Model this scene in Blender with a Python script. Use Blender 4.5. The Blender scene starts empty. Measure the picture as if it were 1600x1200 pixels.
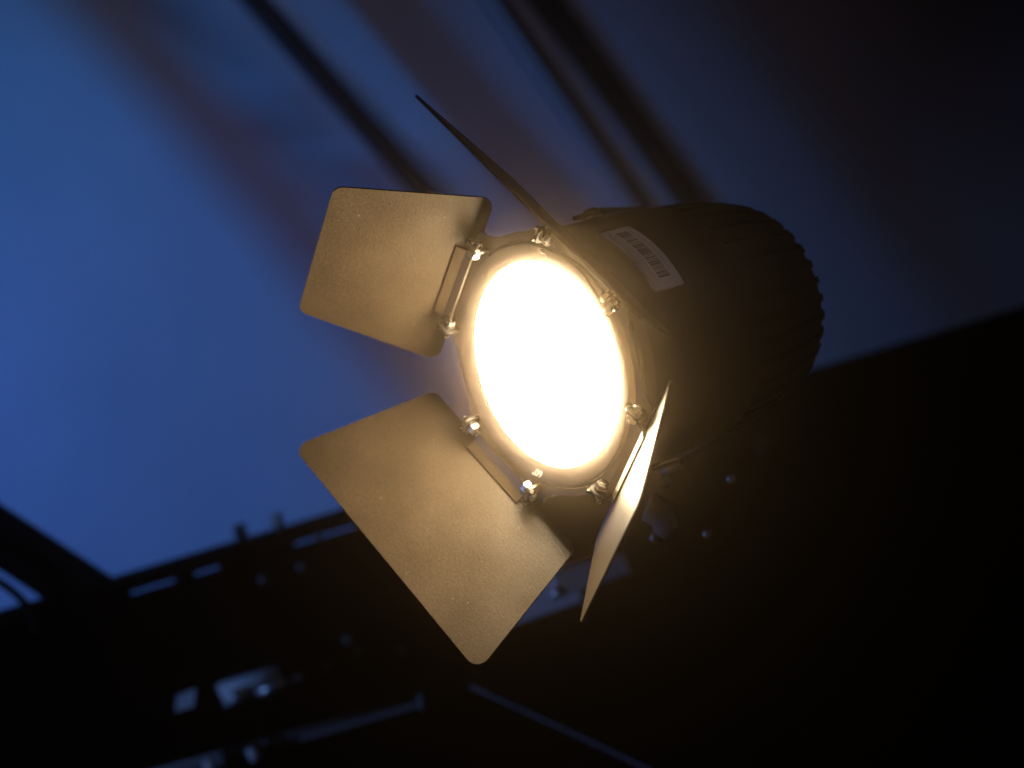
import bpy, bmesh, math, random
from mathutils import Vector, Matrix
random.seed(7)
scn = bpy.context.scene
col = scn.collection

# ------------------------------------------------------------------ camera
FPX = 2896.8                     # focal length in pixels of a 1600 px wide frame
cam_d = bpy.data.cameras.new('camera')
cam = bpy.data.objects.new('camera', cam_d); col.objects.link(cam)
scn.camera = cam
cam_d.sensor_width = 36.0
cam_d.lens = FPX / 1600 * 36.0
cam_d.clip_start = 0.05; cam_d.clip_end = 200
PITCH, ROLL = math.radians(24), math.radians(16.5)
cam.location = (0, 0, 1.6)
cam.rotation_euler = (Matrix.Rotation(math.pi / 2 + PITCH, 3, 'X') @ Matrix.Rotation(-ROLL, 3, 'Z')).to_euler()
R = 0.07                         # radius of the glowing lens, metres
DIST = 17 * R
cam_d.dof.use_dof = True
cam_d.dof.focus_distance = DIST - 0.035
cam_d.dof.aperture_fstop = 3.7
cam_d.dof.aperture_blades = 0
CM = Matrix.Translation(cam.location) @ cam.rotation_euler.to_matrix().to_4x4()
CR = CM.to_3x3()
def P(px, py, z):                # a point seen at pixel (1600x1200) at depth z
    return CM @ Vector(((px - 800) / FPX * z, -(py - 600) / FPX * z, -z))

# ------------------------------------------------------------------ world, lamps, exposure
w = bpy.data.worlds.new('World'); scn.world = w; w.use_nodes = True
w.node_tree.nodes['Background'].inputs[0].default_value = (0.35, 0.45, 1, 1)
w.node_tree.nodes['Background'].inputs[1].default_value = 0.0025
vs = scn.view_settings
vs.view_transform = 'Standard'; vs.look = 'None'; vs.exposure = 0; vs.gamma = 1; vs.use_curve_mapping = False
cy = scn.cycles
cy.use_denoising = True
cy.max_bounces = 8; cy.diffuse_bounces = 3; cy.glossy_bounces = 3; cy.volume_bounces = 1; cy.transparent_max_bounces = 16
cy.sample_clamp_indirect = 10

def spot(name, loc, target, power, color, angle, blend, radius):
    d = bpy.data.lights.new(name, 'SPOT'); o = bpy.data.objects.new(name, d); col.objects.link(o)
    d.energy = power; d.color = color; d.spot_size = math.radians(angle); d.spot_blend = blend; d.shadow_soft_size = radius
    o.location = loc
    o.rotation_euler = (Vector(target) - Vector(loc)).to_track_quat('-Z', 'Y').to_euler()
    return o
BLUE_AT = CM @ Vector((-1.9, 0.8, -0.4))
blue = spot('blue_wash_lamp', BLUE_AT, P(90, 540, 3.1), 162, (0.004, 0.265, 1.0), 41, 1.0, 0.03)
viol = spot('fittings_fill_lamp', CM @ Vector((-2.2, -0.55, -0.5)), P(480, 1020, 1.7), 70, (0.20, 0.40, 1.0), 36, 0.8, 0.06)  # added to put blue light on the beam fittings
indigo = spot('indigo_wash_lamp', CM @ Vector((-1.8, -0.2, -1.2)), P(60, 740, 3.1), 26, (0.20, 0.10, 1.0), 40, 1.0, 0.1)
warm = spot('warm_bounce_fill', CM @ Vector((-0.9, 1.9, -1.2)), P(480, 300, 3.2), 8, (1.0, 0.55, 0.45), 60, 1.0, 0.3)  # added fill, stands in for the stage lamp's bounced light

sticker_fill = spot('sticker_fill_lamp', CM @ Vector((1.1, 1.5, -0.1)), P(1000, 400, DIST), 10, (0.95, 0.80, 0.90), 12, 0.6, 0.08)  # added to lift the sticker, in place of light bounced off the cloth
fill = spot('soft_blue_fill', CM @ Vector((-1.0, 1.9, -0.6)), P(260, 440, 2.8), 32, (0.10, 0.40, 1.0), 46, 1.0, 0.6)  # added fill that raises the blue in the cloth's shadow bands

# ------------------------------------------------------------------ helpers
def tag(o, label=None, cat=None, group=None, kind=None):
    if label: o['label'] = label
    if cat: o['category'] = cat
    if group: o['group'] = group
    if kind: o['kind'] = kind
    return o
def obj(name, bm, mat, parent=None, smooth=False):
    me = bpy.data.meshes.new(name)
    bmesh.ops.recalc_face_normals(bm, faces=bm.faces[:])
    if smooth:
        for f in bm.faces: f.smooth = True
    bm.to_mesh(me); bm.free()
    me.materials.append(mat)
    o = bpy.data.objects.new(name, me); col.objects.link(o)
    if parent: o.parent = parent
    return o
def auto_smooth(o, ang=35):
    me = o.data
    bm = bmesh.new(); bm.from_mesh(me)
    for f in bm.faces: f.smooth = True
    for e in bm.edges:
        if len(e.link_faces) == 2 and e.calc_face_angle(0) > math.radians(ang): e.smooth = False
    bm.to_mesh(me); bm.free()
    return o
def bevel(bm, off, seg=2, ang=30):
    es = [e for e in bm.edges if len(e.link_faces) == 2 and e.calc_face_angle(0) > math.radians(ang)]
    bmesh.ops.bevel(bm, geom=es, offset=off, segments=seg, affect='EDGES', profile=0.6)
def empty(name, loc=(0, 0, 0)):
    o = bpy.data.objects.new(name, None); col.objects.link(o); o.location = loc; o.empty_display_size = 0.05
    return o
def prism(bm, pts, axis, h0, h1, fr=None):
    """extrude polygon pts (list of Vector in 3-D) along vector axis between h0 and h1"""
    a = [bm.verts.new(Vector(p) + axis * h0) for p in pts]
    b = [bm.verts.new(Vector(p) + axis * h1) for p in pts]
    n = len(pts)
    bm.faces.new(a); bm.faces.new(b[::-1])
    for i in range(n): bm.faces.new((a[i], b[i], b[(i + 1) % n], a[(i + 1) % n]))
def rounded(pts, r, seg=6):
    out = []
    n = len(pts)
    for i in range(n):
        p0, p, p1 = Vector(pts[i - 1]), Vector(pts[i]), Vector(pts[(i + 1) % n])
        d0, d1 = (p0 - p).normalized(), (p1 - p).normalized()
        ang = d0.angle(d1); t = r / math.tan(ang / 2)
        a, b = p + d0 * t, p + d1 * t
        c = p + (d0 + d1).normalized() * (r / math.sin(ang / 2))
        va, vb = a - c, b - c
        th = va.angle(vb)
        for k in range(seg + 1):
            f = k / seg
            out.append(c + (va * math.sin((1 - f) * th) + vb * math.sin(f * th)) / math.sin(th))
    return out
def tube(bm, pts, rad, seg=10, cap=True):
    pts = [Vector(p) for p in pts]; rings = []
    if not isinstance(rad, (list, tuple)): rad = [rad] * len(pts)
    prev = None
    for i, p in enumerate(pts):
        t = (pts[min(i + 1, len(pts) - 1)] - pts[max(i - 1, 0)]).normalized()
        if prev is None:
            u = t.orthogonal().normalized()
        else:
            u = (prev - t * prev.dot(t)).normalized()
        prev = u; v = t.cross(u)
        rings.append([bm.verts.new(p + (u * math.cos(2 * math.pi * k / seg) + v * math.sin(2 * math.pi * k / seg)) * rad[i]) for k in range(seg)])
    for i in range(len(rings) - 1):
        for k in range(seg):
            bm.faces.new((rings[i][k], rings[i][(k + 1) % seg], rings[i + 1][(k + 1) % seg], rings[i + 1][k]))
    if cap:
        bm.faces.new(rings[0][::-1]); bm.faces.new(rings[-1])
def lathe(bm, prof, seg=96, close=False):
    """prof: (r, z) list revolved round local Z"""
    rings = []
    for r, z in prof:
        if r < 1e-7: rings.append([bm.verts.new((0, 0, z))])
        else: rings.append([bm.verts.new((r * math.cos(2 * math.pi * k / seg), r * math.sin(2 * math.pi * k / seg), z)) for k in range(seg)])
    pairs = list(zip(rings, rings[1:]))
    if close: pairs.append((rings[-1], rings[0]))
    for A, B in pairs:
        for k in range(seg):
            j = (k + 1) % seg
            if len(A) == 1 and len(B) == 1: continue
            if len(A) == 1: bm.faces.new((A[0], B[k], B[j]))
            elif len(B) == 1: bm.faces.new((A[k], A[j], B[0]))
            else: bm.faces.new((A[k], A[j], B[j], B[k]))
def hexa(bm, c8):
    v = [bm.verts.new(p) for p in c8]
    for f in ((0, 1, 2, 3), (7, 6, 5, 4), (0, 4, 5, 1), (1, 5, 6, 2), (2, 6, 7, 3), (3, 7, 4, 0)):
        bm.faces.new([v[i] for i in f])
def slab(bm, corners, thick):
    """four pixel corners (px, py, z) made a plate of the given thickness, growing away from the camera"""
    f = [P(*c) for c in corners]
    n = (f[1] - f[0]).cross(f[3] - f[0]).normalized()
    if n.dot(f[0] - cam.location) < 0: n = -n
    hexa(bm, f + [p + n * thick for p in f])
def bezier(p0, p1, p2, p3, n=24):
    out = []
    for i in range(n + 1):
        t = i / n
        out.append(p0 * (1 - t) ** 3 + p1 * 3 * t * (1 - t) ** 2 + p2 * 3 * t * t * (1 - t) + p3 * t ** 3)
    return out

# ------------------------------------------------------------------ materials
def mat(name, base, rough=0.5, metal=0.0, spec=0.5, noise=None, bump=None, speck=None, grain=None):
    m = bpy.data.materials.new(name); m.use_nodes = True
    nt = m.node_tree; b = nt.nodes['Principled BSDF']
    b.inputs['Base Color'].default_value = (*base, 1); b.inputs['Roughness'].default_value = rough
    b.inputs['Metallic'].default_value = metal; b.inputs['Specular IOR Level'].default_value = spec
    tc = nt.nodes.new('ShaderNodeTexCoord')
    colour = None
    if noise:
        sc, amt = noise
        n = nt.nodes.new('ShaderNodeTexNoise'); n.inputs['Scale'].default_value = sc; n.inputs['Detail'].default_value = 6
        nt.links.new(tc.outputs['Object'], n.inputs['Vector'])
        r = nt.nodes.new('ShaderNodeValToRGB')
        r.color_ramp.elements[0].position = 0.3; r.color_ramp.elements[1].position = 0.7
        r.color_ramp.elements[0].color = (*[c * (1 - amt) for c in base], 1)
        r.color_ramp.elements[1].color = (*[min(1, c * (1 + amt)) for c in base], 1)
        nt.links.new(n.outputs['Fac'], r.inputs['Fac']); colour = r.outputs['Color']
        rr = nt.nodes.new('ShaderNodeMapRange'); rr.inputs['To Min'].default_value = max(0.05, rough - 0.07); rr.inputs['To Max'].default_value = min(1, rough + 0.07)
        nt.links.new(n.outputs['Fac'], rr.inputs['Value']); nt.links.new(rr.outputs['Result'], b.inputs['Roughness'])
    if grain:
        g = nt.nodes.new('ShaderNodeTexNoise'); g.inputs['Scale'].default_value = grain[0]; g.inputs['Detail'].default_value = 4; g.inputs['Roughness'].default_value = 0.7
        nt.links.new(tc.outputs['Object'], g.inputs['Vector'])
        gr = nt.nodes.new('ShaderNodeMapRange'); gr.inputs['From Min'].default_value = 0.3; gr.inputs['From Max'].default_value = 0.7
        gr.inputs['To Min'].default_value = 1 - grain[1]; gr.inputs['To Max'].default_value = 1 + grain[1]
        nt.links.new(g.outputs['Fac'], gr.inputs['Value'])
        vm = nt.nodes.new('ShaderNodeVectorMath'); vm.operation = 'SCALE'
        if colour: nt.links.new(colour, vm.inputs[0])
        else: vm.inputs[0].default_value = base
        nt.links.new(gr.outputs['Result'], vm.inputs['Scale']); colour = vm.outputs['Vector']
    if speck:
        sc, thr, cval = speck
        v = nt.nodes.new('ShaderNodeTexVoronoi'); v.inputs['Scale'].default_value = sc
        nt.links.new(tc.outputs['Object'], v.inputs['Vector'])
        lt = nt.nodes.new('ShaderNodeMath'); lt.operation = 'LESS_THAN'; lt.inputs[1].default_value = 0.13
        nt.links.new(v.outputs['Distance'], lt.inputs[0])
        sp = nt.nodes.new('ShaderNodeSeparateColor'); nt.links.new(v.outputs['Color'], sp.inputs['Color'])
        g = nt.nodes.new('ShaderNodeMath'); g.operation = 'GREATER_THAN'; g.inputs[1].default_value = thr
        nt.links.new(sp.outputs['Red'], g.inputs[0])
        mu = nt.nodes.new('ShaderNodeMath'); mu.operation = 'MULTIPLY'
        nt.links.new(lt.outputs[0], mu.inputs[0]); nt.links.new(g.outputs[0], mu.inputs[1])
        mx = nt.nodes.new('ShaderNodeMix'); mx.data_type = 'RGBA'
        nt.links.new(mu.outputs[0], mx.inputs['Factor'])
        if colour: nt.links.new(colour, mx.inputs['A'])
        else: mx.inputs['A'].default_value = (*base, 1)
        mx.inputs['B'].default_value = (*cval, 1); colour = mx.outputs['Result']
    if colour: nt.links.new(colour, b.inputs['Base Color'])
    if bump:
        sc, st, dist = bump
        n = nt.nodes.new('ShaderNodeTexNoise'); n.inputs['Scale'].default_value = sc; n.inputs['Detail'].default_value = 3
        nt.links.new(tc.outputs['Object'], n.inputs['Vector'])
        bp = nt.nodes.new('ShaderNodeBump'); bp.inputs['Strength'].default_value = st; bp.inputs['Distance'].default_value = dist
        nt.links.new(n.outputs['Fac'], bp.inputs['Height']); nt.links.new(bp.outputs['Normal'], b.inputs['Normal'])
    return m
M = {}
M['door'] = mat('powder_coated_black', (0.041, 0.0292, 0.0180), 0.36, 0, 0.55, noise=(26, 0.14), bump=(850, 0.30, 0.0004), speck=(230, 0.95, (0.12, 0.095, 0.065)), grain=(560, 0.40))
M['scuff'] = mat('scuffed_paint', (0.062, 0.050, 0.037), 0.5, 0, 0.4, noise=(900, 0.4))
M['housing'] = mat('satin_black_housing', (0.012, 0.0115, 0.011), 0.55, 0, 0.4, noise=(30, 0.2), bump=(900, 0.25, 0.0003))
M['fin'] = mat('anodised_black_fin', (0.008, 0.008, 0.008), 0.55, 0, 0.35, noise=(30, 0.2))
M['bezel'] = mat('matt_black_bezel', (0.040, 0.049, 0.066), 0.5, 0, 0.5, noise=(60, 0.12), bump=(1400, 0.3, 0.0003))
M['ring'] = mat('black_steel_ring', (0.047, 0.050, 0.060), 0.45, 0, 0.5, noise=(50, 0.12), bump=(1200, 0.3, 0.0003))
M['gap'] = mat('black_recess', (0.02, 0.018, 0.015), 0.6)
M['chrome'] = mat('zinc_plated_screw', (0.36, 0.34, 0.31), 0.27, 1, 0.5, noise=(200, 0.1))
M['black_metal'] = mat('black_bracket', (0.02, 0.019, 0.018), 0.42, 0, 0.5, noise=(80, 0.2))
M['sticker'] = mat('white_sticker', (0.62, 0.60, 0.60), 0.5, 0, 0.4, noise=(60, 0.04))
M['ink'] = mat('black_ink', (0.10, 0.095, 0.09), 0.6, 0, 0.3)
M['print'] = mat('white_print', (0.85, 0.86, 0.9), 0.5)
M['canvas'] = mat('canvas_cloth', (0.62, 0.62, 0.63), 0.9, 0, 0.1, noise=(3, 0.06), bump=(14, 0.2, 0.01))
M['rafter'] = mat('dark_rafter', (0.05, 0.030, 0.022), 0.6, 0, 0.3, noise=(20, 0.3))
M['keder'] = mat('bare_edge_strip', (0.88, 0.88, 0.9), 0.35, 0, 0.7, noise=(12, 0.08))
M['black'] = mat('black_cloth', (0.0025, 0.0025, 0.0028), 0.95, 0, 0.03, noise=(10, 0.3))
M['beam'] = mat('matt_black_beam', (0.002, 0.002, 0.0022), 0.85, 0, 0.03, noise=(20, 0.3))
M['alu'] = mat('worn_aluminium', (0.42, 0.42, 0.45), 0.38, 1, 0.5, noise=(40, 0.2))
M['rail'] = mat('dull_rail', (0.12, 0.12, 0.13), 0.5, 0, 0.4, noise=(30, 0.2))
M['grey'] = mat('grey_painted_metal', (0.45, 0.46, 0.5), 0.45, 0, 0.5, noise=(30, 0.12))
M['rubber'] = mat('black_rubber', (0.006, 0.006, 0.006), 0.7, 0, 0.15, noise=(60, 0.2))
# the lamp's lens: it gives off the light
m = bpy.data.materials.new('glowing_lens'); m.use_nodes = True
nt = m.node_tree; nt.nodes.remove(nt.nodes['Principled BSDF'])
em = nt.nodes.new('ShaderNodeEmission'); em.inputs['Color'].default_value = (1.0, 0.79, 0.49, 1); em.inputs['Strength'].default_value = 106
nt.links.new(em.outputs[0], nt.nodes['Material Output'].inputs['Surface'])
M['lens'] = m

# ------------------------------------------------------------------ background cloth
bm = bmesh.new()
NX, NY = 130, 100
def canvas_depth(px, py): return 3.05 + 0.00042 * px + 0.00012 * (600 - py)
def canvas_pt(px, py, off=0.0):
    s = math.sin((px * 0.8 - py * 0.7) / 170.0) * 0.010 + math.sin((px * 0.55 + py * 0.9) / 260.0 + 1.3) * 0.012
    return P(px, py, canvas_depth(px, py) + s + off)
vv = [[bm.verts.new(canvas_pt(-900 + i * 3600 / NX, -700 + j * 2500 / NY)) for i in range(NX + 1)] for j in range(NY + 1)]
for j in range(NY):
    for i in range(NX): bm.faces.new((vv[j][i], vv[j][i + 1], vv[j + 1][i + 1], vv[j + 1][i]))
canvas = obj('canvas_wall', bm, M['canvas'], smooth=True); tag(canvas, kind='structure')

# rafters crossing the cloth
def rafter(name, label, p0, p1, width, z_off, keder_side, keder_w):
    root = empty(name, P(*p0, canvas_depth(*p0) + z_off))
    tag(root, label, 'rafter', 'rafters crossing the canvas')
    inv = Matrix.Translation(-root.location)
    def strip(w0, w1, off, thick):
        d = (Vector(p1) - Vector(p0)).normalized(); nrm = Vector((d.y, -d.x))
        c = []
        for (q, wd) in ((p0, w0), (p0, w1), (p1, w1), (p1, w0)):
            qq = Vector(q) + nrm * wd; c.append((qq.x, qq.y, canvas_depth(*qq) + z_off + off))
        b = bmesh.new(); slab(b, c, thick); bevel(b, 0.006, 2); b.transform(inv); return b
    obj('profile', strip(-width / 2, width / 2, 0, 0.05), M['rafter'], root)
    if keder_w:
        d = (Vector(p1) - Vector(p0)).normalized(); nrm = Vector((d.y, -d.x)) * keder_side * (width / 2 + keder_w / 2)
        a, b_ = Vector(p0) + nrm, Vector(p1) + nrm
        b = bmesh.new()
        tube(b, [P(a.x, a.y, canvas_depth(*a) + z_off - 0.02), P(b_.x, b_.y, canvas_depth(*b_) + z_off - 0.02)], keder_w / 2 / FPX * 2.9, 14)
        b.transform(inv); obj('edge_strip', b, M['keder'], root, True)
    return root
rafter('rafter', 'dark rafter with a pale edge strip, leftmost of three, behind the upper left barn door', (-167, -659), (960, 624), 19, -0.35, 1, 17)
rafter('rafter', 'narrow dark brown rafter, middle one of three, meeting the lamp housing', (397, -560), (1095, 446), 18, -0.055, -1, 14)
rafter('rafter', 'broad dark brown rafter, rightmost of three, behind the lamp housing', (460, -560), (1185, 448), 36, -0.055, 1, 0)

# lighting truss left of the frame whose shadow falls across the cloth
S_OCC = 0.36
def occ(px, py): return BLUE_AT.lerp(P(px, py, canvas_depth(px, py)), S_OCC)
truss = empty('lighting_truss', occ(300, 200))
tag(truss, 'steel lattice truss in front of the blue wash lamp', 'truss')
inv = Matrix.Translation(-truss.location)
def chord(a, b, r, name):
    bmx = bmesh.new(); tube(bmx, [occ(*a), occ(*b)], r, 14); bmx.transform(inv)
    obj(name, bmx, M['rafter'], truss, True)
chord((-715, -973), (1565, 1622), 0.0185, 'chord')
chord((-56, -880), (1556, 1200), 0.014, 'chord')
chord((620, -916), (2024, 1216), 0.021, 'chord')
zz = [(150, -70), (540, 165), (330, 185), (700, 275), (470, 285), (860, 330), (620, 470), (1000, 520), (740, 690)]
for a, b in zip(zz, zz[1:]): chord(a, b, 0.0050, 'lattice_bar')

# ------------------------------------------------------------------ black beam and its fittings
def beam_z(px): return 1 / (1 / 1.72 + (1 / 2.35 - 1 / 1.72) * (px + 200) / 2100)   # depth along a straight beam
def beam_y(px): return 962 - 0.2985 * px
def bp(px, dy, dz=0.0): return (px, beam_y(px) + dy, beam_z(px) + dz)
beam = empty('lighting_beam', P(*bp(600, 0)))
tag(beam, 'long matt black beam running under the lamp along a sloping top edge', 'beam')
binv = Matrix.Translation(-beam.location)
def bpart(name, bmx, mt, parent=None, smooth=False, bev=0.0):
    if bev: bevel(bmx, bev, 2)
    bmx.transform(binv); return obj(name, bmx, mt, parent or beam, smooth)
b = bmesh.new(); slab(b, [bp(-200, 0), bp(1900, 0), bp(1900, 24), bp(-200, 24)], 0.035); bpart('top_rail', b, M['beam'], bev=0.003)
b = bmesh.new(); slab(b, [bp(-200, 35, .005), bp(1900, 35, .005), bp(1900, 1500, .005), bp(-200, 1500, .005)], 0.03); bpart('fascia_panel', b, M['beam'], bev=0.003)
for x0, x1 in ((-200, 206), (282, 306), (352, 462), (566, 1900)):
    b = bmesh.new(); slab(b, [bp(x0, 20, .008), bp(x1, 20, .008), bp(x1 - 4, 38, .008), bp(x0 - 4, 38, .008)], 0.02); bpart('spacer', b, M['beam'])
def bolt(px, py, z, r, h, mt, name='bolt', parent=None, direction=None):
    root = P(px, py, z); d = direction or (cam.location - root).normalized()
    bmx = bmesh.new(); lathe(bmx, [(0, h), (r * .6, h), (r * .92, h * .8), (r, h * .5), (r, 0), (0, 0)], 16)
    bmx.transform(Matrix.Translation(root) @ d.to_track_quat('Z', 'Y').to_matrix().to_4x4()); return bmx
for px, py in ((410, 905), (470, 886), (498, 838), (543, 1000), (560, 1016), (627, 1014), (508, 1040)):
    bpart('bolt', bolt(px, py, beam_z(px), 0.0045, 0.004, M['rail']), M['rail'], smooth=True)
UPV = (P(380, 800, 1.9) - P(388, 830, 1.9)).normalized()
for px, py, lb in ((383, 858, 'round zinc thumbscrew on the beam edge, left one of two'), (440, 841, 'round zinc thumbscrew on the beam edge, right one of two')):
    root = P(px, py, beam_z(px) + .012)
    bmx = bmesh.new()
    lathe(bmx, [(0, .026), (.0055, .026), (.0068, .024), (.0068, .014), (.0045, .012), (.003, .008), (.003, 0), (0, 0)], 20)
    bmx.transform(UPV.to_track_quat('Z', 'Y').to_matrix().to_4x4())
    o = obj('thumbscrew', bmx, M['grey'], None, True); o.location = root
    tag(o, lb, 'screw', 'thumbscrews on the beam')
# diagonal strut, cable loop
b = bmesh.new(); slab(b, [(-300, 598, 1.74), (185, 916, 1.77), (92, 952, 1.77), (-300, 694, 1.74)], 0.03); bevel(b, .004, 2)
o = obj('diagonal_strut', b, M['beam']); tag(o, 'flat black diagonal strut meeting the beam at the lower left', 'strut')
b = bmesh.new()
tube(b, bezier(P(-120, 858, 1.73), P(-20, 898, 1.73), P(42, 915, 1.74), P(58, 985, 1.76)), 0.0040, 12)
o = obj('loop_cable', b, M['rubber'], None, True); tag(o, 'thin black cable curving down beside the diagonal strut', 'cable')

# clamp with a bright barrel on the fascia
clamp = empty('pipe_clamp', P(390, 1075, beam_z(390)))
tag(clamp, 'shiny metal pipe clamp catching blue light on the dark fascia', 'clamp')
cinv = Matrix.Translation(-clamp.location)
def cpart(name, bmx, mt, smooth=True):
    bmx.transform(cinv); return obj(name, bmx, mt, clamp, smooth)
zc = beam_z(390) - .03
b = bmesh.new(); slab(b, [(338, 1072, zc), (428, 1042, zc), (440, 1066, zc), (352, 1104, zc)], 0.022); bevel(b, .0045, 3); cpart('body', b, M['grey'])
b = bmesh.new(); tube(b, [P(402, 1083, zc - .006), P(446, 1066, zc - .006)], 0.0072, 14); cpart('barrel', b, M['alu'])
b = bmesh.new(); tube(b, [P(446, 1066, zc - .003), P(474, 1056, zc - .003)], 0.0038, 12); cpart('rod', b, M['alu'])
cpart('bolt', bolt(372, 1088, zc - .002, 0.0085, 0.01, None), M['alu'])
b = bmesh.new(); slab(b, [(277, 1087, zc), (306, 1076, zc), (302, 1104, zc), (274, 1112, zc)], 0.004); bevel(b, .001, 2)
o = obj('tag_plate', b, M['grey']); tag(o, 'small flat metal plate left of the shiny pipe clamp', 'plate')

# aluminium rail along the bottom
rail = empty('bottom_rail', P(450, 1145, 1.8))
tag(rail, 'slim aluminium rail rising to the right along the bottom of the picture', 'rail')
rinv = Matrix.Translation(-rail.location)
def rpart(name, bmx, mt, smooth=True):
    bmx.transform(rinv); return obj(name, bmx, mt, rail, smooth)
zr = 1.80
def ry(px): return 1086 + (662 - px) * 0.279
b = bmesh.new(); slab(b, [(120, ry(120), zr), (662, ry(662), zr), (662, ry(662) + 7, zr), (120, ry(120) + 9, zr)], 0.012); bevel(b, .0015, 2); rpart('top_flange', b, M['rail'])
b = bmesh.new(); slab(b, [(120, ry(120) + 11, zr + .004), (655, ry(655) + 8, zr + .004), (655, ry(655) + 17, zr + .004), (120, ry(120) + 22, zr + .004)], 0.008); rpart('lower_flange', b, M['rail'], False)
for px in (422, 384, 376, 368, 360, 352):
    b = bmesh.new(); y = ry(px); tube(b, [P(px - 2.5, y + 8, zr - .002), P(px + 2.5, y + 6.5, zr - .002)], 0.0085, 14); rpart('collar', b, M['rubber'])
for px, py in ((395, 1178), (327, 1197)):
    b = bmesh.new(); tube(b, [P(px - 5, py - 9, zr - .02), P(px + 5, py + 9, zr - .02)], [0.0045, 0.0055], 14); rpart('knob', b, M['grey'])
b = bmesh.new(); tube(b, [P(657, 1084, zr - .01), P(660, 1108, zr - .01)], 0.0035, 12); rpart('end_pin', b, M['rail'])
# wire rope
b = bmesh.new(); tube(b, [P(735 + i * 30, 1072 + i * 30 * .47 - math.sin(i / 12 * math.pi) * 2, 1.72 - i * .006) for i in range(13)], 0.0019, 8)
o = obj('wire_rope', b, M['rail'], None, True); tag(o, 'thin steel wire slanting down to the bottom edge', 'wire')
# pale box behind the two lower doors
box = empty('junction_box', P(900, 920, 1.7)); tag(box, 'pale metal junction box on the beam, behind the lower barn doors', 'box')
jinv = Matrix.Translation(-box.location)
def jpart(name, bmx, mt, smooth=False):
    bmx.transform(jinv); return obj(name, bmx, mt, box, smooth)
b = bmesh.new(); slab(b, [(865, 898, 1.72), (972, 866, 1.74), (985, 896, 1.74), (872, 932, 1.72)], 0.03); bevel(b, .004, 3); jpart('lid', b, M['grey'])
b = bmesh.new(); slab(b, [(770, 925, 1.73), (905, 903, 1.73), (908, 940, 1.73), (770, 988, 1.73)], 0.03); bevel(b, .004, 3); jpart('body', b, M['grey'])
b = bmesh.new(); tube(b, [P(862, 930, 1.70), P(884, 921, 1.70)], 0.005, 12); jpart('catch', b, M['alu'], True)

# ------------------------------------------------------------------ the lamp
az, el, th = -0.8763, -0.2348, -0.7226
n_c = Vector((math.sin(az) * math.cos(el), math.sin(el), math.cos(az) * math.cos(el)))
e1 = Vector((0, 1, 0)).cross(n_c).normalized(); e2 = n_c.cross(e1)
a_c = e1 * math.cos(th) + e2 * math.sin(th); b_c = -e1 * math.sin(th) + e2 * math.cos(th)
LM = (CR @ Matrix((a_c, b_c, n_c)).transposed()).to_4x4()
LM.translation = P(849.97, 570.78, DIST)
lamp = empty('stage_lamp', (0, 0, 0)); lamp.matrix_world = LM
tag(lamp, 'lit black stage lamp with four open barn doors and a glaring warm white lens', 'stage lamp')
LI = LM.inverted()
def loc(px, py, rad):            # a pixel's point on a cylinder of radius rad round the lamp's axis (local, metres)
    o_ = LI @ cam.location; d_ = (LI @ P(px, py, 1) - o_).normalized()
    A = d_.x ** 2 + d_.y ** 2; B = 2 * (o_.x * d_.x + o_.y * d_.y); C_ = o_.x ** 2 + o_.y ** 2 - rad ** 2
    t = (-B - math.sqrt(max(0, B * B - 4 * A * C_))) / (2 * A)
    return o_ + d_ * t
Z = Vector((0, 0, 1))
# lens: nearly flat frosted disc set just inside the bezel
b = bmesh.new(); lathe(b, [(R * .978 * math.sin(k / 5 * math.pi / 2), R * (-.004 + .012 * math.cos(k / 5 * math.pi / 2))) for k in range(6)][::-1], 72)
obj('lens', b, M['lens'], lamp, True)
# bezel, sloping inwards to the lens
def bez_z(r): return .008 + .037 * (r - 1.0) / .12
b = bmesh.new()
lathe(b, [(.968 * R, -.10 * R), (.968 * R, -.004 * R), (.98 * R, .002 * R), (1.12 * R, .045 * R), (1.135 * R, .044 * R), (1.145 * R, .03 * R), (1.145 * R, -.10 * R)], 160, True)
bezel = auto_smooth(obj('bezel', b, M['bezel'], lamp))
def face_pt(px, py, zl):         # pixel onto the lamp's plane z = zl
    o_ = LI @ cam.location; d_ = LI @ P(px, py, 1) - o_
    return o_ + d_ * ((zl - o_.z) / d_.z)
# bezel screw; a raised dark dish carries the hole's shade in its colour
q = face_pt(847.5, 393, bez_z(1.07) * R); TILT = math.atan(.037 / .12)
def on_bezel(q):                 # frame lying on the sloping bezel, its y to the outside
    ang = math.atan2(q.y, q.x); rr = math.hypot(q.x, q.y) / R
    return Matrix.Translation(Vector((q.x, q.y, bez_z(rr) * R))) @ Matrix.Rotation(ang - math.pi / 2, 4, 'Z') @ Matrix.Rotation(TILT, 4, 'X')
b = bmesh.new(); lathe(b, [(.052 * R, .0005 * R), (.047 * R, .006 * R), (.041 * R, .005 * R), (.034 * R, .0015 * R), (0, .0012 * R)], 24)
b.transform(on_bezel(q)); obj('recess_shade', b, M['gap'], bezel, True)
b = bmesh.new(); lathe(b, [(.026 * R, .0012 * R), (.024 * R, .004 * R), (.014 * R, .007 * R), (0, .0075 * R)], 16)
b.transform(on_bezel(q)); obj('screw', b, M['ring'], bezel, True)
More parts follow.
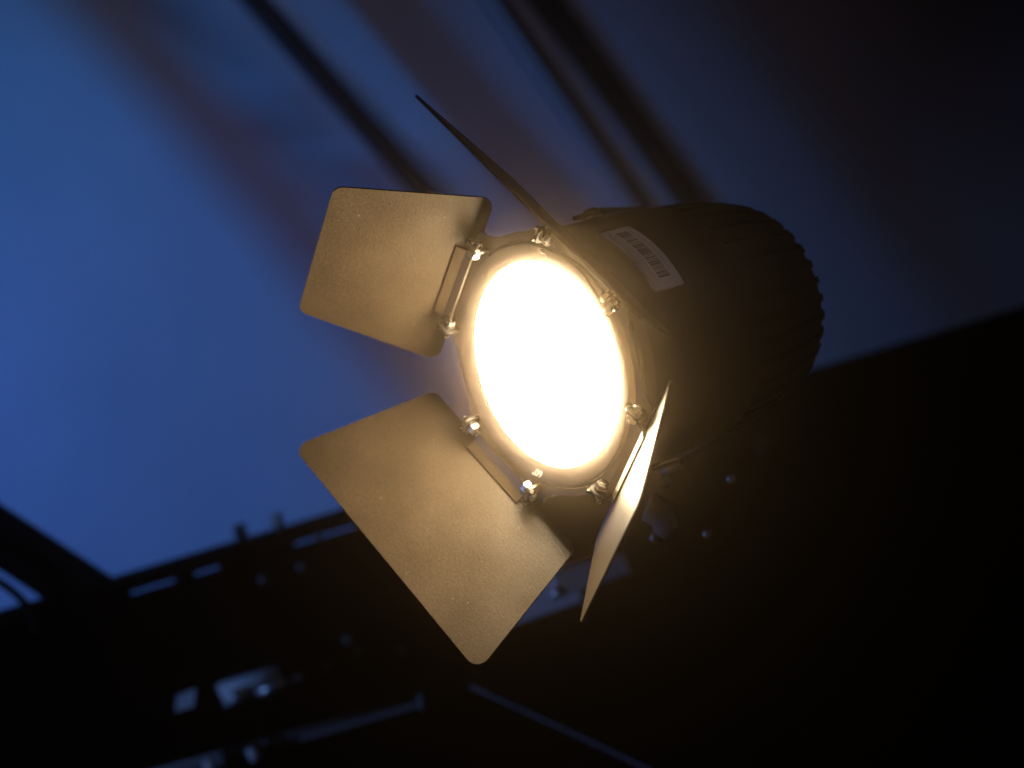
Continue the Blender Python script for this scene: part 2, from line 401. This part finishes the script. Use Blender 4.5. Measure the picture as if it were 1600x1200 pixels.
# printed 60 degrees on the bezel, its top to the outside
q = face_pt(840, 738, bez_z(1.07) * R)
cu = bpy.data.curves.new('beam_angle_print', 'FONT'); cu.body = '60\u00b0'; cu.size = .095 * R; cu.align_x = 'CENTER'; cu.align_y = 'CENTER'
cu.extrude = .0015 * R
to = bpy.data.objects.new('tmp_text', cu); col.objects.link(to)
dg = bpy.context.evaluated_depsgraph_get()
me = bpy.data.meshes.new_from_object(to.evaluated_get(dg)); bpy.data.objects.remove(to)
me.materials.clear(); me.materials.append(M['print'])
pr = bpy.data.objects.new('beam_angle_print', me); col.objects.link(pr); pr.parent = bezel
pr.matrix_local = on_bezel(q) @ Matrix.Translation((0, 0, .0022 * R))
# recessed collar between bezel and ring
b = bmesh.new(); lathe(b, [(1.13 * R, -.07 * R), (1.24 * R, -.07 * R), (1.24 * R, -.2 * R), (1.13 * R, -.2 * R)], 96, True)
auto_smooth(obj('collar', b, M['gap'], lamp))
# barn-door ring: plate with tabs, concave between neighbouring doors
out = []
for i in range(4):
    t = i * math.pi / 2; r_ = Vector((math.cos(t), math.sin(t), 0)); u_ = Vector((-math.sin(t), math.cos(t), 0))
    r2 = Vector((math.cos(t + math.pi / 2), math.sin(t + math.pi / 2), 0)); u2 = Vector((-math.sin(t + math.pi / 2), math.cos(t + math.pi / 2), 0))
    out += [r_ * 1.27 - u_ * .56, r_ * 1.27 + u_ * .56]
    s_, e_ = r_ * 1.27 + u_ * .56, r2 * 1.27 - u2 * .56
    for k in range(1, 8):
        f = k / 8; p_ = s_.lerp(e_, f); am = math.sin(f * math.pi)
        tgt = p_.normalized() * 1.245
        out.append(p_.lerp(tgt, min(1, am * 1.25)))
b = bmesh.new()
inner = []
for p_ in out: inner.append(p_.normalized() * 1.175)
def ringplate(b, z0, z1):
    nn = len(out)
    V = [[b.verts.new((p.x * R, p.y * R, z * R)) for p in L_] for L_, z in ((out, z1), (inner, z1), (inner, z0), (out, z0))]
    for k in range(nn):
        j = (k + 1) % nn
        for q_ in range(4):
            A_, B_ = V[q_], V[(q_ + 1) % 4]; b.faces.new((A_[k], A_[j], B_[j], B_[k]))
ringplate(b, -.03, -.005)
ring = obj('door_ring', b, M['ring'], lamp)

# housing
b = bmesh.new()
lathe(b, [(r * R, z * R) for r, z in [(1.13, -.08), (1.19, -.11), (1.2, -.16), (1.2, -.5), (1.195, -1.0), (1.19, -1.55), (1.175, -1.66), (1.135, -1.70), (1.13, -1.95), (1.10, -2.25), (1.045, -2.55), (.99, -2.75), (.91, -2.85), (0, -2.87)]], 128)
housing = auto_smooth(obj('housing', b, M['housing'], lamp), 25)
prof = [(.98, -1.62), (1.166, -1.62), (1.155, -1.95), (1.121, -2.25), (1.063, -2.55), (1.007, -2.75), (.94, -2.86), (.86, -2.91), (.5, -2.92), (.5, -2.8), (.80, -2.5)]
b = bmesh.new(); prism(b, [Vector((r * R, 0, z * R)) for r, z in prof], Vector((0, 1, 0)), -.032 * R, .032 * R); bevel(b, .010 * R, 2)
fin0 = obj('fin', b, M['fin'], housing)
NF = 34
for k in range(1, NF):
    f = fin0.copy(); col.objects.link(f); f.parent = housing; f.rotation_euler = (0, 0, 2 * math.pi * k / NF)

# sticker on the housing
c_ = [loc(933, 366, 1.198 * R), loc(983, 353, 1.198 * R), loc(1067, 444, 1.198 * R), loc(1022, 459, 1.198 * R)]
ca = [(math.atan2(p.y, p.x), p.z / R) for p in c_]
z_lo = (ca[1][1] + ca[2][1]) / 2; z_hi = (ca[0][1] + ca[3][1]) / 2
t_a = (ca[0][0] + ca[1][0]) / 2; t_b = (ca[2][0] + ca[3][0]) / 2
def spt(s, v, rad): # s 0..1 round, v 0..1 from front to back
    t = t_a + (t_b - t_a) * s; z = z_hi + (z_lo - z_hi) * v
    return Vector((rad * R * math.cos(t), rad * R * math.sin(t), z * R))
def curved_patch(b, s0, s1, v0, v1, rad, seg):
    A = [(b.verts.new(spt(s0 + (s1 - s0) * k / seg, v0, rad)), b.verts.new(spt(s0 + (s1 - s0) * k / seg, v1, rad))) for k in range(seg + 1)]
    for k in range(seg): b.faces.new((A[k][0], A[k + 1][0], A[k + 1][1], A[k][1]))
b = bmesh.new()
outl = rounded([Vector((0, 0, 0)), Vector((1, 0, 0)), Vector((1, .46, 0)), Vector((0, .46, 0))], .035, 4)
# build as columns so that it bends with the housing
xs = sorted(set([round(p.x, 4) for p in outl] + [i / 24 for i in range(25)]))
def span(x):
    r_ = .035
    if x < r_: k = r_ - math.sqrt(max(0, r_ * r_ - (r_ - x) ** 2))
    elif x > 1 - r_: k = r_ - math.sqrt(max(0, r_ * r_ - (x - 1 + r_) ** 2))
    else: k = 0
    return k / .46, 1 - k / .46
for rad_ in (1.2035,):
    A = []
    for x in xs:
        v0, v1 = span(x); A.append((b.verts.new(spt(x, v0, rad_)), b.verts.new(spt(x, v1, rad_))))
    for k in range(len(A) - 1): b.faces.new((A[k][0], A[k + 1][0], A[k + 1][1], A[k][1]))
sticker = obj('sticker', b, M['sticker'], lamp, True)
md = sticker.modifiers.new('thickness', 'SOLIDIFY'); md.thickness = .002 * R; md.offset = -1
b = bmesh.new(); s = .10
while s < .86:
    wd = random.choice((.006, .006, .010, .016, .022)); curved_patch(b, s, min(.87, s + wd), .38, .74, 1.2045, 2)
    s += wd + random.choice((.004, .006, .006, .011))
obj('barcode', b, M['ink'], sticker)
b = bmesh.new()
for v, s0, s1 in ((.12, .12, .55), (.18, .09, .80), (.24, .07, .86), (.30, .12, .90), (.82, .10, .80), (.87, .3, .62)):
    s = s0
    while s < s1:
        wd = random.uniform(.015, .06); curved_patch(b, s, min(s1, s + wd), v, v + .018, 1.2045, 2); s += wd + .010
obj('small_print', b, M['ink'], sticker)

# barn doors
doorP = {  # azimuth index, angle, du, dh, dd, wide?
    'D': (0, .8808, -.0045, .0033, .0073, False), 'C': (1, .9273, .0016, -.0001, .0086, True),
    'A': (2, .9411, .0241, .0041, -.0178, False), 'B': (3, 1.0584, .0124, -.009, .0056, True)}
dl = {'A': 'upper left barn door, bronze in the lamp light', 'B': 'large lower left barn door, brightly lit', 'C': 'upper barn door seen nearly edge on', 'D': 'right barn door with a white hot inner face'}
d0, h0 = 1.3086, .0238
def make_plate(wide):
    Wh, Wo, H, v0 = (2.2777, 3.0794, 1.448, -.0085) if wide else (2.0159, 1.5004, 1.4609, -.0702)
    pts = rounded([Vector((-Wh / 2, v0, 0)), Vector((Wh / 2, v0, 0)), Vector((Wo / 2, v0 + H, 0)), Vector((-Wo / 2, v0 + H, 0))], .115, 8)
    b = bmesh.new(); prism(b, [p * R for p in pts], Z, -.022 * R, 0); bevel(b, .0105 * R, 3, 60)
    return b
for k, (i, ph, du, dh, dd, wide) in doorP.items():
    t = i * math.pi / 2
    r_ = Vector((math.cos(t), math.sin(t), 0)); u_ = Vector((-math.sin(t), math.cos(t), 0))
    w_ = r_ * math.cos(ph) + Z * math.sin(ph)
    nn = u_.cross(w_)                       # one of the plate's normals
    if nn.dot(r_) > 0: nn = -nn             # inner face looks at the axis
    X = u_ if u_.cross(w_).dot(nn) > 0 else -u_
    Mx = Matrix((X, w_, nn)).transposed().to_4x4()
    Mx.translation = (r_ * (d0 + dd) + Z * (h0 + dh) + u_ * du) * R
    door = obj('barn_door', make_plate(wide), M['door'], lamp); door.matrix_local = Mx; door['label'] = dl[k]
    # folded hinge leaf on the inner face, running up to the hinge axis
    b = bmesh.new()
    prof_ = [Vector((0, .135, .006)), Vector((0, .135, .018)), Vector((0, .045, .040)), Vector((0, -.02, .098)), Vector((0, -.04, .090)), Vector((0, .025, .022))]
    prism(b, [p * R for p in prof_], Vector((1, 0, 0)), -.40 * R, .40 * R)
    obj('hinge_leaf', b, M['door'], door)
    # scuffs in the paint
    for sx, sy, sl, sa in {'A': ((.55, 1.12, .07, .25), (-.18, .30, .05, .1)), 'B': ((.95, .98, .16, 1.0), (-.72, 1.05, .03, .4)), 'C': (), 'D': ((-.2, .95, .05, .6),)}[k]:
        b = bmesh.new(); d2 = Vector((math.cos(sa), math.sin(sa), 0)); n2 = Vector((-d2.y, d2.x, 0)); c2 = Vector((sx, sy, .0008))
        pts2 = [c2 + d2 * sl * f + n2 * w2 for f, w2 in ((-.5, 0), (-.2, .0035), (.1, .0025), (.5, 0), (.15, -.003), (-.25, -.0025))]
        prism(b, [p * R for p in pts2], Z, 0, .0006 * R); obj('scuff', b, M['scuff'], door)
    # hinges: ear on the ring, bolt along the hinge line, nut
    for s in (-1, 1):
        hb = obj_root = None
        b = bmesh.new()
        ear = rounded([Vector((-.10, 0, -.10)), Vector((.085, 0, -.10)), Vector((.085, 0, .075)), Vector((-.075, 0, .085))], .05, 4)
        prism(b, [p * R for p in ear], Vector((0, 1, 0)), -.014 * R, .014 * R)
        HM = Matrix((r_, u_, Z)).transposed().to_4x4(); HM.translation = (r_ * 1.1754 + Z * .085 + u_ * s * .4926) * R
        # foot of the ear bent over the ring plate
        prism(b, [p * R for p in (Vector((-.02, 0, -.115)), Vector((.09, 0, -.115)), Vector((.09, 0, -.092)), Vector((-.02, 0, -.092)))], Vector((0, 1, 0)), -.10 * R, .10 * R)
        br = obj('hinge_bracket', b, M['black_metal'], lamp); br.matrix_local = HM
        b = bmesh.new()   # door ear
        prism(b, [p * R for p in rounded([Vector((-.055, 0, -.055)), Vector((.12, 0, -.055)), Vector((.12, 0, .03)), Vector((-.055, 0, .055))], .03, 3)], Vector((0, 1, 0)), (-s * .03 - .012) * R, (-s * .03 + .012) * R)
        obj('door_ear', b, M['black_metal'], br)
        b = bmesh.new()   # bolt: dome head with cross slot flanks outside, hex nut inside
        lathe(b, [(0, .075), (.018, .074), (.036, .064), (.046, .046), (.048, .032), (.042, .022), (.024, .02), (.024, -.10), (.0, -.10)], 18)
        b.transform(Matrix.Scale(R, 4)); b.transform(Matrix.Rotation(math.pi / 2 * (-s), 4, 'X'))
        obj('bolt', b, M['chrome'], br, True)
        b = bmesh.new()
        hexp = [Vector((.062 * math.cos(q_ * math.pi / 3 + .3), 0, .062 * math.sin(q_ * math.pi / 3 + .3))) for q_ in range(6)]
        prism(b, [p * R for p in hexp], Vector((0, 1, 0)), -s * .052 * R, -s * .10 * R); bevel(b, .008 * R, 1)
        obj('nut', b, M['chrome'], br)
        b = bmesh.new()   # wing of the clamping nut
        for sg in (-1, 1):
            prism(b, [p * R for p in (Vector((sg * .02, 0, .03)), Vector((sg * .075, 0, .085)), Vector((sg * .095, 0, .05)), Vector((sg * .05, 0, -.01)))], Vector((0, 1, 0)), s * .03 * R, s * .055 * R)
        bevel(b, .006 * R, 1); obj('wing', b, M['chrome'], br)

# yoke: pivots above and below in the picture, arms running back behind the housing
mdir = (LI.to_3x3() @ (CR @ Vector((-.31, .95, 0)))); mdir.z = 0; mdir.normalize()
back = LI.to_3x3() @ (CR @ Vector((.45, -.25, -1))); back = (back - mdir * back.dot(mdir)).normalized()
piv = Vector((0, 0, -1.12))
side = mdir.cross(back).normalized()
for s in (1, -1):
    b = bmesh.new(); lathe(b, [(.0, .03), (.06, .03), (.085, .0), (.10, -.05), (.10, -.08), (.0, -.08)] if s > 0 else [(.0, .07), (.10, .07), (.115, .05), (.115, -.02), (.09, -.05), (.0, -.05)], 20)
    b.transform(Matrix.Scale(R, 4)); b.transform(Matrix.Translation((piv + mdir * s * 1.27) * R) @ (mdir * s).to_track_quat('Z', 'Y').to_matrix().to_4x4())
    obj('yoke_knob', b, M['black_metal'] if s > 0 else M['alu'], lamp, True)
b = bmesh.new()
for s in (1, -1):
    c0 = piv + mdir * s * 1.23
    p_ = [c0 - back * .16 - side * .14, c0 - back * .16 + side * .14, c0 + back * 2.3 + side * .14, c0 + back * 2.3 - side * .14]
    prism(b, [p * R for p in p_], mdir * s, 0, .04 * R)
c0 = piv + back * 2.3
prism(b, [p * R for p in (c0 - mdir * 1.27 - side * .14, c0 - mdir * 1.27 + side * .14, c0 + mdir * 1.27 + side * .14, c0 + mdir * 1.27 - side * .14)], back, .001 * R, .045 * R)
yoke = obj('yoke', b, M['black_metal'], lamp)
b = bmesh.new(); tube(b, [c0 * R, (c0 + back * 3.2) * R], .16 * R, 14); obj('spigot', b, M['black_metal'], yoke, True)
# tilt lock lever under the housing, catching the blue light
def lpt(px, py, dz): return LI @ P(px, py, DIST + dz)
b = bmesh.new(); tube(b, [lpt(1012, 792, .09), lpt(1030, 800, .09), lpt(1040, 822, .09), lpt(1030, 838, .09)], [.010, .011, .009, .005], 12); obj('lock_lever', b, M['rail'], yoke, True)
b = bmesh.new(); tube(b, [lpt(1033, 757, .07), lpt(1048, 748, .07)], [.003, .005], 12); obj('lever_pin', b, M['alu'], yoke, True)
for px, py in ((1022, 840), (1105, 834), (1142, 748)):
    b = bolt(px, py, DIST + .14, .0032, .003, None); b.transform(LI); obj('yoke_bolt', b, M['alu'], yoke, True)
b = bmesh.new(); hexa(b, [lpt(1174, 700, .13), lpt(1190, 676, .13), lpt(1202, 688, .14), lpt(1188, 716, .14)] + [lpt(1174, 700, .136), lpt(1190, 676, .136), lpt(1202, 688, .146), lpt(1188, 716, .146)]); obj('yoke_washer', b, M['rail'], yoke)

# ------------------------------------------------------------------ haze: thin fog added to imitate the camera's glare round the lens
b = bmesh.new()
def hv(x, y, z): return CM @ Vector((x, y, z))
hexa(b, [hv(-5, -4, .6), hv(5, -4, .6), hv(5, 4, .6), hv(-5, 4, .6), hv(-5, -4, -6.5), hv(5, -4, -6.5), hv(5, 4, -6.5), hv(-5, 4, -6.5)])
m = bpy.data.materials.new('glare_haze'); m.use_nodes = True
nt = m.node_tree; nt.nodes.remove(nt.nodes['Principled BSDF'])
pv = nt.nodes.new('ShaderNodeVolumePrincipled')
pv.inputs['Color'].default_value = (1, .75, .49, 1); pv.inputs['Density'].default_value = 0.039; pv.inputs['Anisotropy'].default_value = 0.993
nt.links.new(pv.outputs[0], nt.nodes['Material Output'].inputs['Volume'])
glare_haze = obj('glare_haze', b, m); tag(glare_haze, kind='stuff')
